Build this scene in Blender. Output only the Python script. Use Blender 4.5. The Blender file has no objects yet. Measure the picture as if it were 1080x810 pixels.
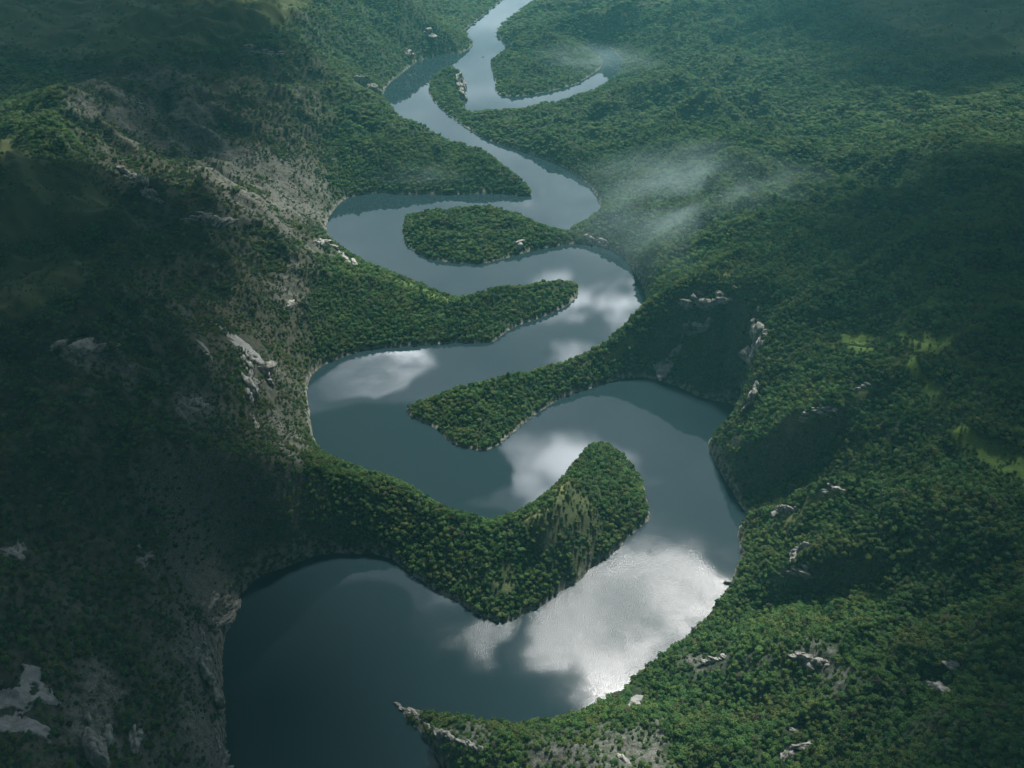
import bpy, math, time
import numpy as np
from mathutils import Matrix, Vector
T0 = time.time()
R = math.radians
rng = np.random.default_rng(11)
sc = bpy.context.scene
COL = sc.collection

# ------------------------------------------------------------------ camera
H, PITCH, F = 750.0, R(33.0), 980.0
CP, SP = math.cos(PITCH), math.sin(PITCH)
cam_d = bpy.data.cameras.new('camera'); cam = bpy.data.objects.new('camera', cam_d); COL.objects.link(cam)
cam.location = (0, 0, H); cam.rotation_euler = (math.pi/2 - PITCH, 0, 0)
cam_d.sensor_fit = 'HORIZONTAL'; cam_d.sensor_width = 36.0; cam_d.lens = F/1080*36.0
cam_d.clip_start = 1.0; cam_d.clip_end = 60000
sc.camera = cam

def ray(px, py):
    x = (np.asarray(px, float)-540)/F; y = (np.asarray(py, float)-405)/F
    return x, CP - y*SP, -SP - y*CP
def unproj(px, py, h=0.0):
    dx, dy, dz = ray(px, py); t = (h-H)/dz
    return dx*t, dy*t
def proj(x, y, z):
    dz = z-H
    d = y*CP - dz*SP
    d = np.where(d > 1, d, 1)
    return 540 + F*x/d, 405 - F*(y*SP + dz*CP)/d, d

# ------------------------------------------------------------------ noise
_P = np.random.default_rng(5).permutation(256).astype(np.int32)
_P = np.concatenate([_P, _P, _P])
_GA = np.random.default_rng(6).random(256)*2*math.pi
_GX, _GY = np.cos(_GA).astype(np.float32), np.sin(_GA).astype(np.float32)
def perlin(x, y):
    x = np.asarray(x, np.float64); y = np.asarray(y, np.float64)
    xf = np.floor(x); yf = np.floor(y)
    u = (x-xf).astype(np.float32); v = (y-yf).astype(np.float32)
    xi = xf.astype(np.int64) & 255; yi = yf.astype(np.int64) & 255
    def g(i, j, a, b):
        h = _P[_P[(xi+i) & 255]+((yi+j) & 255)]
        return _GX[h]*a + _GY[h]*b
    su = u*u*u*(u*(u*6-15)+10); sv = v*v*v*(v*(v*6-15)+10)
    a = g(0, 0, u, v); b = g(1, 0, u-1, v); c = g(0, 1, u, v-1); d = g(1, 1, u-1, v-1)
    return 1.5*((a+su*(b-a))*(1-sv) + (c+su*(d-c))*sv)
def fbm(x, y, wl, octs=4, gain=0.5):
    s = 0; a = 1.0; t = 0
    for o in range(octs):
        s = s + a*perlin(x/wl+17.3*o, y/wl-9.1*o); t += a; a *= gain; wl *= 0.5
    return s/t*1.3
def ridged(x, y, wl, octs=4, gain=0.5):
    s = 0; a = 1.0; t = 0
    for o in range(octs):
        s = s + a*(1-2*np.abs(perlin(x/wl+31.7*o, y/wl+5.3*o))); t += a; a *= gain; wl *= 0.5
    return s/t
def sstep(a, b, x):
    t = np.clip((x-a)/(b-a), 0, 1); return t*t*(3-2*t)

# ------------------------------------------------------------------ the valley, surveyed: shore lines and ridge lines
# (px, py, h): the point seen at px, py standing h metres over the water; a shore vertex with h > 0 lies hidden just behind a bank that high
RIGHT = [(660,-46,0),(620,-25,0),(585,-10,0),(566,0,0),(548,12,0),(536,22,0),(526,30,0),(524,37,0),(530,43,0),(540,47,0),(536,52,0),(527,58,0),(517,65,0),
 (519,75,0),(523,87,0),(522,95,0),(529,101,0),(545,102,0),(565,99,0),(590,94,0),(610,88,0),(622,80,0),(632,73,0),(636,67,0),(630,60,0),(618,54,0),(632,50,0),(648,55,0),(657,64,0),
 (654,76,1),(642,87,1),(625,96,1),(605,105,1),(590,110,1),(570,115,1),(550,118,1),(520,120,1),(500,120,1),(489,117,1),
 (490,102,0),(488,92,2),(486,82,6),(484,75,12),(479,71,14),(470,73,10),(460,78,6),(454,86,0),(452,95,0),(456,105,0),(464,113,0),(478,125,0),
 (500,140,0),(520,150,0),(545,157,0),(565,164,0),(590,174,0),(610,186,0),(625,199,0),(632,210,0),
 (634,219,0),(630,226,6),(618,234,9),(606,239,9),(597,245,8),(585,245,9),(575,240,12),(560,233,16),(545,228,18),(520,225,18),(500,223,18),(475,228,16),(455,229,16),(440,227,12),
 (429,226,8),(425,235,2),(425,248,0),(428,258,0),(440,267,0),(455,273,0),(475,277,0),(500,278,0),(515,277,0),(535,272,0),(552,267,0),(570,262,0),(590,259,0),(610,257,0),(625,258,0),(640,261,0),
 (655,268,0),(665,280,0),(672,292,0),(680,306,0),(683,316,4),(681,324,14),(672,338,18),(663,350,18),(650,361,18),(632,371,16),(610,380,16),(590,385,15),(560,394,15),(530,402,14),(505,408,13),(480,413,12),(455,420,10),(438,426,6),
 (428,432,0),(434,440,0),(448,445,0),(460,452,0),(470,462,0),(484,471,0),(500,475,0),(514,475,0),(527,469,0),(537,460,0),(550,449,0),(563,438,0),(575,430,0),(590,420,0),(605,414,0),(618,411,0),(632,405,0),(648,401,0),
 (665,398,0),(680,398,0),(695,401,0),(710,405,0),(722,411,0),(735,417,0),(748,421,0),(765,424,0),(779,427,0),(778,440,0),(768,452,5),(766,459,3),(760,461,0),(749,462,0),(747,470,0),
 (752,482,0),(757,492,0),(762,502,0),(772,517,0),(780,530,0),(789,543,0),(787,549,6),(781,554,4),(778,564,0),(779,575,0),(782,583,2),(782,590,2),(775,603,3),(771,614,3),(762,627,5),(752,640,6),(738,657,8),(722,671,8),(705,683,8),(690,695,9),
 (672,711,9),(655,726,9),(635,739,9),(610,751,9),(585,758,9),(560,763,9),(540,764,9),(520,760,9),(500,757,9),(480,754,8),(460,750,7),(440,746,5),(426,742,2),(417,743,0),
 (424,752,0),(434,762,0),(445,773,0),(455,787,0),(463,800,0),(470,812,0),(480,840,0),(490,900,0)]
LEFT = [(225,900,0),(243,840,0),(242,812,0),(239,795,0),(237,775,0),(236,755,0),(236,735,0),(234,715,0),(233,695,0),(236,675,0),(242,655,0),(247,640,0),(252,628,0),(262,615,0),(276,606,0),(292,600,0),
 (310,594,0),(322,590,0),(332,585,0),(345,583,0),(370,583,0),(392,583,0),(410,587,0),(425,598,0),(440,610,0),(455,620,0),(470,629,0),(485,636,0),(500,645,0),(512,653,0),(526,656,0),(540,655,0),
 (552,648,0),(565,642,0),(580,632,0),(597,620,0),(612,611,0),(622,600,0),(640,588,0),(655,574,0),(668,561,0),(680,551,0),(686,546,0),(683,536,0),(681,522,0),(678,507,2),(670,492,4),(660,482,7),(648,472,9),(636,467,10),(624,468,10),(614,478,12),
 (610,490,14),(604,501,16),(594,511,16),(584,521,16),(575,530,15),(565,538,14),(553,546,13),(540,551,12),(522,554,12),(505,552,12),(490,549,12),(475,543,12),(460,533,13),(445,523,14),(430,516,14),(415,508,14),(400,505,12),(388,500,10),(375,495,8),(360,490,6),(349,486,4),
 (340,480,2),(334,470,0),(330,458,0),(327,445,0),(325,430,0),(324,415,0),(325,402,0),(328,394,0),(336,388,0),(350,381,0),(365,375,0),(380,370,0),(400,367,0),(420,365,0),(440,364,0),(460,363,0),(480,361,0),(500,362,0),(520,361,0),(529,353,0),(540,346,0),(555,340,0),(575,333,0),(590,326,0),(603,319,0),
 (610,310,0),(609,303,3),(600,299,7),(590,299,9),(565,302,11),(540,305,12),(515,311,12),(497,314,11),(482,315,9),(465,309,9),(450,302,9),(435,297,9),(415,290,10),(400,287,10),(385,281,11),(372,271,12),(360,262,11),(350,254,8),(345,247,3),
 (344,238,0),(347,228,0),(355,217,0),(365,209,0),(380,205,0),(400,203,0),(425,205,0),(450,205,0),(480,205,0),(510,204,0),(530,204,0),(550,207,0),(562,206,0),
 (558,199,4),(550,192,8),(535,182,11),(520,172,13),(505,167,14),(490,161,14),(475,156,15),(460,149,15),(447,143,15),(435,138,12),(425,129,10),(418,120,5),(411,112,0),(403,101,0),
 (405,95,0),(412,86,0),(420,80,0),(430,72,0),(440,64,0),(455,60,0),(470,57,0),(485,56,0),(494,52,0),(499,47,0),(494,39,0),(490,31,0),(497,26,0),(507,18,0),(518,9,0),(528,1,0),(545,-14,0),(575,-32,0),(610,-56,0)]
TREE_H = 7.0
RIDGES = [  # px, py, height of what is seen there (tree tops on wooded crests)
 [(562,205,4),(545,190,18),(520,172,30),(490,160,38),(460,148,44),(435,138,50),(410,125,64),(385,112,90),(345,95,125),(300,72,165),(255,55,190),(190,60,200),(130,70,210)],
 [(498,46,6),(480,36,45),(460,25,85),(430,10,125),(395,-10,160)],
 [(43,113,215),(90,140,200),(123,177,185),(167,207,165),(200,230,150),(237,236,135),(280,245,112),(315,252,92),(335,255,54),(352,261,42),(375,277,33),(398,295,26),(430,313,22),(455,320,23),(485,319,24),(515,312,30),(560,303,26),(595,300,16),(609,304,5)],
 [(624,468,24),(612,480,46),(600,505,68),(586,527,80),(568,548,72),(545,556,52),(515,558,36),(485,553,36),(455,537,42),(425,517,50),(395,510,62),(350,497,82),(310,490,105),(250,482,145),(160,475,185),(60,470,215)],
 [(265,385,98),(300,395,60),(318,410,22)], [(262,425,95),(300,440,60),(320,450,25)],
 [(250,362,112),(180,360,150),(90,370,190),(0,385,220)],
 [(0,300,228),(60,300,222),(105,290,208)],[(0,215,236),(60,200,228),(105,215,205)],
 [(0,60,235),(100,30,228),(200,20,218),(300,8,205)],[(-200,30,240),(0,0,240),(200,-15,235),(380,-30,225)],
 [(-200,300,245),(-200,600,235),(-200,900,230)],
 [(216,650,62),(205,690,80),(212,740,72),(222,790,58),(225,850,60)],[(150,640,120),(140,720,130),(130,820,140)],[(60,600,170),(40,700,180),(20,820,190)],[(200,560,92),(255,552,65),(310,545,62)],
 [(429,432,5),(455,420,18),(480,413,24),(520,404,28),(560,395,30),(600,384,30),(640,368,36),(662,352,50),(682,325,82),(700,310,104),(735,296,130),(775,290,148),(820,305,158),(880,322,165)],
 [(750,462,10),(770,450,38),(790,425,75),(798,390,108),(806,345,138),(832,320,150)],
 [(772,436,14),(768,400,30),(765,370,55),(760,345,90)],[(690,385,12),(715,370,35),(740,345,75),(750,318,112)],
 [(749,468,8),(790,464,66),(830,446,106),(875,433,130),(910,412,142),(960,405,142),(1080,395,165)],
 [(792,530,8),(830,512,26),(870,490,52),(930,472,88)],
 [(786,546,10),(815,541,48),(850,526,84),(880,517,106),(930,515,120),(1000,515,136),(1080,510,150)],
 [(780,572,10),(810,600,44),(832,592,68),(845,582,86),(880,575,104),(950,575,120),(1080,560,150)],
 [(780,645,12),(830,640,22),(950,637,52),(1080,640,120)],
 [(690,695,16),(740,690,42),(800,685,82),(850,690,98),(900,702,110),(980,716,122),(1080,735,150)],
 [(418,744,2),(432,755,14),(450,768,26),(480,781,38),(510,793,46),(545,810,54),(580,850,60)],
 [(600,780,38),(680,780,50),(760,770,70),(850,775,95)],[(700,830,60),(850,830,95),(1080,830,170),(1250,830,190)],
 [(429,228,8),(455,229,22),(475,227,26),(500,223,28),(520,225,27),(545,228,25),(560,233,20),(580,243,13),(597,246,10),(615,237,16),(640,228,28),(680,215,58),(740,190,98),(820,170,140)],
 [(640,250,24),(670,262,44),(700,270,72),(740,260,98)],[(695,300,70),(690,275,58)],
 [(560,140,28),(620,155,48),(700,150,80),(800,130,120)],[(800,562,16),(850,556,30),(920,550,58)],[(850,375,110),(900,370,118),(960,365,130)],[(640,735,16),(720,745,34),(800,745,52),(900,750,80)],
 [(900,200,170),(1080,200,210),(1250,200,220)],[(950,330,172),(1080,310,200),(1250,310,215)],[(1000,450,146),(1080,470,155),(1250,480,180)],
 [(488,117,7),(520,120,8),(550,118,8),(580,113,8),(610,104,8),(642,90,10),(700,80,40),(800,50,105),(1000,40,165)],
 [(487,78,22),(478,72,30),(466,76,22),(458,84,12)],
 [(522,64,12),(540,52,26),(570,46,34),(600,56,26),(618,64,16),(628,70,10)],[(530,38,10),(560,28,60),(620,15,95),(700,5,120),(900,0,150),(1080,0,180)],
 [(600,-20,60),(750,-30,120),(1000,-30,180),(1250,-30,210)],
]
# ------------------------------------------------------------------ height grid
GX0, GX1, GY0, GY1, DX = -3400.0, 3400.0, 0.0, 6400.0, 5.0
shore, cons = [], []
def add_cons(x, y, h): cons.append((x, y, h))
for px, py, h in RIGHT + LEFT:
    if h == 0:
        shore.append(unproj(px, py, 0.0))
    else:
        a = unproj(px, py, h); b = unproj(px, py, 0.0); s = 0.62
        shore.append((a[0]+s*(b[0]-a[0]), a[1]+s*(b[1]-a[1])))
shore = np.array([(float(a), float(b)) for a, b in shore])
NS = len(shore)
seg_a, seg_b = shore, np.roll(shore, -1, 0)
for ln in RIDGES:
    pts = []
    for px, py, h in ln:
        hh = max(h-TREE_H*0.8, 1.0)
        x, y = unproj(px, py, h); pts.append((float(x), float(y), hh))
    for (x0, y0, h0), (x1, y1, h1) in zip(pts, pts[1:]):
        n = max(2, int(math.hypot(x1-x0, y1-y0)/4))
        for k in range(n+1):
            t = k/n; cons.append((x0+(x1-x0)*t, y0+(y1-y0)*t, h0+(h1-h0)*t))
for x in np.arange(GX0, GX1, 20):
    cons.append((x, GY1-10, 215.0 + 25*math.sin(x/700)))
    if abs(x) > 700: cons.append((x, 15.0, 200.0))
cons = np.array(cons)

def sdf_grid(d):
    xs = np.arange(GX0, GX1+d*0.5, d); ys = np.arange(GY0, GY1+d*0.5, d)
    X, Y = np.meshgrid(xs, ys)
    best = np.full(X.shape, 1e18); inside = np.zeros(X.shape, bool)
    for (ax, ay), (bx, by) in zip(seg_a, seg_b):
        ex, ey = bx-ax, by-ay; L = ex*ex+ey*ey+1e-9
        t = np.clip(((X-ax)*ex+(Y-ay)*ey)/L, 0, 1)
        q = (X-ax-t*ex)**2+(Y-ay-t*ey)**2
        np.minimum(best, q, out=best)
        c = ((ay > Y) != (by > Y)) & (X < ex*(Y-ay)/(ey if abs(ey) > 1e-9 else 1e-9)+ax)
        inside ^= c
    s = np.sqrt(best); return np.where(inside, -s, s)
def resize2(a, shape):
    ny, nx = a.shape; yy = np.linspace(0, ny-1, shape[0]); xx = np.linspace(0, nx-1, shape[1])
    y0 = np.clip(yy.astype(int), 0, ny-2); x0 = np.clip(xx.astype(int), 0, nx-2)
    fy = (yy-y0)[:, None]; fx = (xx-x0)[None, :]
    return (a[y0][:, x0]*(1-fy)*(1-fx)+a[y0+1][:, x0]*fy*(1-fx)+a[y0][:, x0+1]*(1-fy)*fx+a[y0+1][:, x0+1]*fy*fx)
SD10 = sdf_grid(10.0)
NXG, NYG = int((GX1-GX0)/DX)+1, int((GY1-GY0)/DX)+1
SD = resize2(SD10, (NYG, NXG)).astype(np.float32)
B = None
for d, iters in ((80, 600), (40, 300), (20, 200), (10, 120), (5, 60)):
    ny, nx = int((GY1-GY0)/d)+1, int((GX1-GX0)/d)+1
    s = resize2(SD10, (ny, nx))
    fix = s < 0; val = np.zeros((ny, nx))
    ci = np.clip(np.round((cons[:, 0]-GX0)/d).astype(int), 0, nx-1); cj = np.clip(np.round((cons[:, 1]-GY0)/d).astype(int), 0, ny-1)
    acc = np.zeros((ny, nx)); cnt = np.zeros((ny, nx))
    np.add.at(acc, (cj, ci), cons[:, 2]); np.add.at(cnt, (cj, ci), 1)
    m = (cnt > 0) & ~fix
    val[m] = acc[m]/cnt[m]; fixed = (fix | m)
    B = np.full((ny, nx), 100.0) if B is None else resize2(B, (ny, nx))
    B = B.astype(np.float32); val = val.astype(np.float32)
    B[fixed] = val[fixed]
    for it in range(iters):
        p = np.pad(B, 1, mode='edge')
        n = 0.25*(p[:-2, 1:-1]+p[2:, 1:-1]+p[1:-1, :-2]+p[1:-1, 2:])
        B = np.where(fixed, val, n)
def blur(a, r):
    for ax in (0, 1):
        p = np.pad(a, [(r, r) if i == ax else (0, 0) for i in (0, 1)], mode='edge')
        c = np.cumsum(p, axis=ax, dtype=np.float64)
        z = np.zeros_like(np.take(c, [0], axis=ax)); c = np.concatenate([z, c], axis=ax)
        n = a.shape[ax]; w = 2*r+1
        a = ((np.take(c, range(w, w+n), axis=ax)-np.take(c, range(0, n), axis=ax))/w)
    return a.astype(np.float32)
B = blur(B, 1)
far = sstep(40, 160, SD)
B = B*(1-far)+blur(blur(B, 5), 5)*far
print('height grid', round(time.time()-T0, 1))
def bil(G, x, y):
    u = np.clip((x-GX0)/DX, 0, NXG-1.001); v = np.clip((y-GY0)/DX, 0, NYG-1.001)
    i = u.astype(int); j = v.astype(int); a = u-i; b = v-j
    return G[j, i]*(1-a)*(1-b)+G[j, i+1]*a*(1-b)+G[j+1, i]*(1-a)*b+G[j+1, i+1]*a*b
def height(x, y, fine=True):
    x = np.asarray(x, float); y = np.asarray(y, float)
    sd = bil(SD, x, y) + 2.5*fbm(x, y, 28, 3)
    b = bil(B, x, y)
    land = sd > 0
    k = np.clip(sd, 0, 260)/260
    wx = x+45*perlin(x/210, y/210); wy = y+45*perlin(x/210+9, y/210+4)
    n = (ridged(wx, wy, 420, 2)-0.1)*58*k**0.8 + (ridged(wx+30, wy-60, 150, 2)-0.15)*(6+24*k)*np.clip(sd/45, 0, 1) + fbm(x, y, 120, 3)*(3+9*k)*np.clip(sd/25, 0, 1)
    calm = 1-0.8*sstep(380, 650, sd); n = n*(1-0.35*sstep(380, 650, sd))
    n = n + calm*(ridged(wx*1.0+77, wy, 85, 2)-0.2)*(3+13*np.clip(sd/160, 0, 1))*np.clip(sd/30, 0, 1)
    if fine: n = n + calm*(ridged(wx, wy, 42, 3)-0.2)*3.6*np.clip(sd/18, 0, 1) + fbm(x, y, 11, 2)*0.9*np.clip(sd/6, 0, 1)
    h = b + n
    h = np.where(sd < 40, np.maximum(h, 0.6+0.15*np.clip(sd, 0, 40)), np.maximum(h, 5))
    h = h*np.clip(sd/3, 0, 1)**0.5 + 1.2*np.clip(sd/2, 0, 1)
    return np.where(land, h, np.maximum(sd*0.5, -9.0)), sd

def cast(px, py):
    """ground point seen at a pixel"""
    dx, dy, dz = [float(v) for v in ray(px, py)]
    ts = np.linspace(350, 7000, 2600)
    h, _ = height(dx*ts, dy*ts); z = H+dz*ts
    below = np.nonzero(z <= np.maximum(h, 0))[0]
    k = below[0] if len(below) else len(ts)-1
    t = ts[k]
    return dx*t, dy*t, max(float(h[k]), 0.0)

# ------------------------------------------------------------------ ground cover zones (kinds of ground, by outline)
def poly_sd(px, py, poly):
    best = np.full(px.shape, 1e18); ins = np.zeros(px.shape, bool)
    for (ax, ay), (bx, by) in zip(poly, poly[1:]+poly[:1]):
        ex, ey = bx-ax, by-ay; L = ex*ex+ey*ey+1e-9
        t = np.clip(((px-ax)*ex+(py-ay)*ey)/L, 0, 1)
        np.minimum(best, (px-ax-t*ex)**2+(py-ay-t*ey)**2, out=best)
        ins ^= ((ay > py) != (by > py)) & (px < ex*(py-ay)/(ey if abs(ey) > 1e-9 else 1e-9)+ax)
    s = np.sqrt(best); return np.where(ins, s, -s)
MEADOW = [[(-300,-100),(420,-100),(330,0),(300,25),(255,48),(190,52),(120,62),(60,60),(0,50),(-300,60)],
          [(-300,140),(20,145),(45,165),(80,195),(130,208),(110,232),(60,255),(0,262),(-300,262)],
          [(-300,270),(60,268),(112,268),(92,298),(45,328),(0,336),(-300,336)],
          [(870,-60),(1400,-60),(1400,70),(1080,66),(1010,62),(960,40),(900,15)]]
CLEARING = [[(885,350),(905,352),(922,356),(915,372),(888,366)],[(944,345),(957,345),(960,364),(947,362)],[(958,356),(1002,358),(988,372),(955,371)],
            [(1008,442),(1040,465),(1080,478),(1200,490),(1200,520),(1080,505),(1050,500),(1016,474)],[(968,394),(998,408),(1006,426),(978,420)],[(955,372),(966,372),(972,400),(960,395)],
            [(905,625),(930,625),(935,640),(905,640)],[(470,313),(440,300),(420,296),(470,318)]]
YELLOW = [[(602,500),(590,514),(578,528),(556,548),(566,556),(585,538),(600,518)],[(596,388),(640,372),(665,352),(672,362),(650,378),(600,392)],[(735,290),(770,286),(790,290),(770,293),(742,296)],[(806,458),(832,443),(868,430),(905,408),(920,408),(915,414),(878,437),(836,451)],[(836,534),(870,516),(905,513),(930,516),(890,521),(850,536)],[(800,548),(828,537),(850,536),(842,545),(815,553)]]
SLOPE = [[(570,548),(598,512),(618,520),(628,560),(612,602),(585,606),(570,580)],[(520,600),(545,590),(550,615),(530,628)]]
SCREE = [[(120,75),(200,75),(235,120),(280,165),(345,175),(352,215),(345,240),(300,250),(250,235),(205,165),(150,150),(95,130),(60,112)],
         [(258,382),(290,385),(300,420),(325,470),(330,492),(300,490),(280,450)],
         [(200,600),(255,600),(238,660),(240,820),(190,820),(180,700)],[(90,690),(130,690),(120,820),(80,820)],
         [(720,693),(790,684),(870,690),(885,708),(800,706),(740,718)],[(430,748),(470,752),(520,775),(560,790),(520,800),(470,780)],[(560,768),(700,770),(720,815),(560,815)],
         [(60,365),(130,365),(140,400),(80,400)],[(180,410),(225,400),(240,440),(190,450)],
         
         [(300,260),(345,256),(350,270),(310,290),(320,330),(290,330)]]
SCRUB = [[(-300,330),(60,330),(120,270),(60,60),(340,60),(345,250),(330,330),(320,470),(300,520),(240,600),(240,900),(-300,900)]]
def zone(px, py, polys, soft, wob):
    m = np.zeros(px.shape)
    for p in polys:
        p = [(float(a), float(b)) for a, b in p]
        m = np.maximum(m, sstep(-soft, soft, poly_sd(px, py, p)+wob))
    return m
def covers(x, y, z):
    px, py, d = proj(x, y, z)
    sc_ = np.clip(900/d, 0.2, 2)
    w = fbm(x, y, 60, 3)*14*sc_ + fbm(x, y, 14, 2)*5*sc_
    mead = zone(px, py, MEADOW, 10, w)
    clear = zone(px, py, CLEARING, 7, w*0.8)
    yel = zone(px, py, YELLOW, 5, w*0.8)*sstep(-0.5, 0.2, fbm(x, y, 17, 3))
    scr = zone(px, py, SCREE, 14, w*1.7)*sstep(-0.42, 0.12, fbm(x, y, 85, 3))
    shr = zone(px, py, SCRUB, 25, w)
    brown = zone(px, py, SLOPE, 8, w*0.9)*sstep(-0.55, 0.15, fbm(x, y, 24, 3))
    return mead, clear, yel, scr, shr, brown

# ------------------------------------------------------------------ materials
def nt(name):
    m = bpy.data.materials.new(name); m.use_nodes = True
    t = m.node_tree; t.nodes.clear(); return m, t
def N(t, kind, **kw):
    n = t.nodes.new(kind)
    for k, v in kw.items():
        if k == 'ins':
            for a, b in v.items(): n.inputs[a].default_value = b
        else: setattr(n, k, v)
    return n
def L(t, a, b): t.links.new(a, b)
def mix(t, fac, a, b):
    n = N(t, 'ShaderNodeMix', data_type='RGBA')
    for sock, v in ((n.inputs[0], fac), (n.inputs[6], a), (n.inputs[7], b)):
        if isinstance(v, bpy.types.NodeSocket): L(t, v, sock)
        elif isinstance(v, (int, float)): sock.default_value = v
        else: sock.default_value = (*v, 1)
    return n.outputs[2]
def noise(t, vec, scale, detail=4, rough=0.55):
    n = N(t, 'ShaderNodeTexNoise', ins={'Scale': scale, 'Detail': detail, 'Roughness': rough}); L(t, vec, n.inputs['Vector']); return n.outputs['Fac']
def ramp(t, fac, a, b):
    n = N(t, 'ShaderNodeMapRange', ins={1: a, 2: b}); n.clamp = True; L(t, fac, n.inputs[0]); return n.outputs[0]
def math_(t, op, a, b):
    n = N(t, 'ShaderNodeMath', operation=op)
    for s, v in ((n.inputs[0], a), (n.inputs[1], b)):
        if isinstance(v, bpy.types.NodeSocket): L(t, v, s)
        else: s.default_value = v
    return n.outputs[0]

def mat_terrain():
    m, t = nt('hillside ground')
    out = N(t, 'ShaderNodeOutputMaterial'); p = N(t, 'ShaderNodeBsdfPrincipled', ins={'Roughness': 0.95, 'Specular IOR Level': 0.1})
    pos = N(t, 'ShaderNodeNewGeometry').outputs['Position']
    n1 = noise(t, pos, 0.02, 6); n2 = noise(t, pos, 0.15, 5, 0.65); n3 = noise(t, pos, 0.6, 4, 0.7)
    def at(a): return N(t, 'ShaderNodeAttribute', attribute_name=a).outputs['Fac']
    soil = mix(t, ramp(t, n2, 0.35, 0.65), (0.018, 0.030, 0.014), (0.034, 0.048, 0.022))
    scrubc = mix(t, ramp(t, n2, 0.38, 0.66), (0.022, 0.030, 0.016), (0.070, 0.062, 0.044))
    c = mix(t, at('scrub'), soil, scrubc)
    grass = mix(t, ramp(t, n1, 0.3, 0.7), (0.034, 0.050, 0.017), (0.060, 0.064, 0.024))
    grass = mix(t, math_(t, 'MULTIPLY', ramp(t, n3, 0.45, 0.7), 0.5), grass, (0.04, 0.06, 0.018))
    c = mix(t, at('meadow'), c, grass)
    c = mix(t, at('clearing'), c, mix(t, ramp(t, n2, 0.3, 0.7), (0.065, 0.115, 0.024), (0.110, 0.160, 0.036)))
    c = mix(t, at('yellow'), c, mix(t, ramp(t, n2, 0.3, 0.7), (0.085, 0.110, 0.036), (0.145, 0.148, 0.054)))
    c = mix(t, at('brown'), c, mix(t, ramp(t, n2, 0.3, 0.7), (0.038, 0.056, 0.022), (0.080, 0.090, 0.040)))
    stone = mix(t, ramp(t, n3, 0.3, 0.7), (0.045, 0.046, 0.038), (0.17, 0.165, 0.145))
    c = mix(t, math_(t, 'MULTIPLY', at('scree'), ramp(t, n2, 0.36, 0.60)), c, stone)
    c = mix(t, math_(t, 'MULTIPLY', at('steep'), ramp(t, n3, 0.30, 0.62)), c, stone)
    c = mix(t, math_(t, 'MULTIPLY', at('shore'), ramp(t, n2, 0.42, 0.62)), c, (0.20, 0.19, 0.16))
    L(t, c, p.inputs['Base Color'])
    b = N(t, 'ShaderNodeBump', ins={'Strength': 0.7, 'Distance': 1.5}); L(t, n3, b.inputs['Height']); L(t, b.outputs[0], p.inputs['Normal'])
    L(t, p.outputs[0], out.inputs[0]); return m
def mat_foliage(name, dark, mid, light, obj_rand=True):
    m, t = nt(name)
    out = N(t, 'ShaderNodeOutputMaterial')
    d = N(t, 'ShaderNodeBsdfPrincipled', ins={'Roughness': 0.75, 'Specular IOR Level': 0.12}); tr = N(t, 'ShaderNodeBsdfTranslucent')
    oi = N(t, 'ShaderNodeObjectInfo').outputs['Random']
    pos = N(t, 'ShaderNodeNewGeometry').outputs['Position']
    tc = N(t, 'ShaderNodeTexCoord').outputs['Object']
    big = noise(t, pos, 0.010, 4, 0.6); sm = noise(t, tc, 1.6, 2)
    f = math_(t, 'ADD', math_(t, 'MULTIPLY', oi, 0.55), math_(t, 'MULTIPLY', ramp(t, big, 0.33, 0.67), 0.6))
    c = mix(t, ramp(t, f, 0.05, 0.62), dark, mid)
    c = mix(t, ramp(t, f, 0.62, 1.12), c, light)
    c = mix(t, math_(t, 'MULTIPLY', ramp(t, sm, 0.35, 0.75), 0.45), c, light)
    olive = noise(t, pos, 0.018, 5, 0.65)
    c = mix(t, math_(t, 'MULTIPLY', ramp(t, math_(t, 'ADD', olive, math_(t, 'MULTIPLY', oi, 0.25)), 0.60, 0.78), 0.75), c, (0.115, 0.135, 0.036))
    c = mix(t, ramp(t, oi, 0.975, 0.98), c, (0.085, 0.080, 0.050))
    L(t, c, d.inputs['Base Color']); L(t, c, tr.inputs['Color'])
    mx = N(t, 'ShaderNodeMixShader', ins={0: 0.2}); L(t, d.outputs[0], mx.inputs[1]); L(t, tr.outputs[0], mx.inputs[2]); L(t, mx.outputs[0], out.inputs[0])
    return m
def mat_rock(name, a, b, moss=0.25):
    m, t = nt(name)
    out = N(t, 'ShaderNodeOutputMaterial'); p = N(t, 'ShaderNodeBsdfPrincipled', ins={'Roughness': 0.9, 'Specular IOR Level': 0.15})
    pos = N(t, 'ShaderNodeNewGeometry').outputs['Position']
    mp = N(t, 'ShaderNodeMapping', ins={'Scale': (1, 1, 0.35)}); L(t, pos, mp.inputs[0])
    n1 = noise(t, mp.outputs[0], 0.25, 6, 0.65); n2 = noise(t, mp.outputs[0], 1.2, 5, 0.7); n3 = noise(t, pos, 0.12, 4)
    c = mix(t, ramp(t, n1, 0.32, 0.62), a, b)
    c = mix(t, math_(t, 'MULTIPLY', ramp(t, n2, 0.5, 0.75), 0.6), c, tuple(v*0.35 for v in a))
    c = mix(t, math_(t, 'MULTIPLY', ramp(t, n3, 0.5, 0.62), moss*2), c, (0.04, 0.06, 0.022))
    L(t, c, p.inputs['Base Color'])
    bp = N(t, 'ShaderNodeBump', ins={'Strength': 0.9, 'Distance': 1.0}); L(t, n2, bp.inputs['Height']); L(t, bp.outputs[0], p.inputs['Normal'])
    L(t, p.outputs[0], out.inputs[0]); return m
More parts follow.
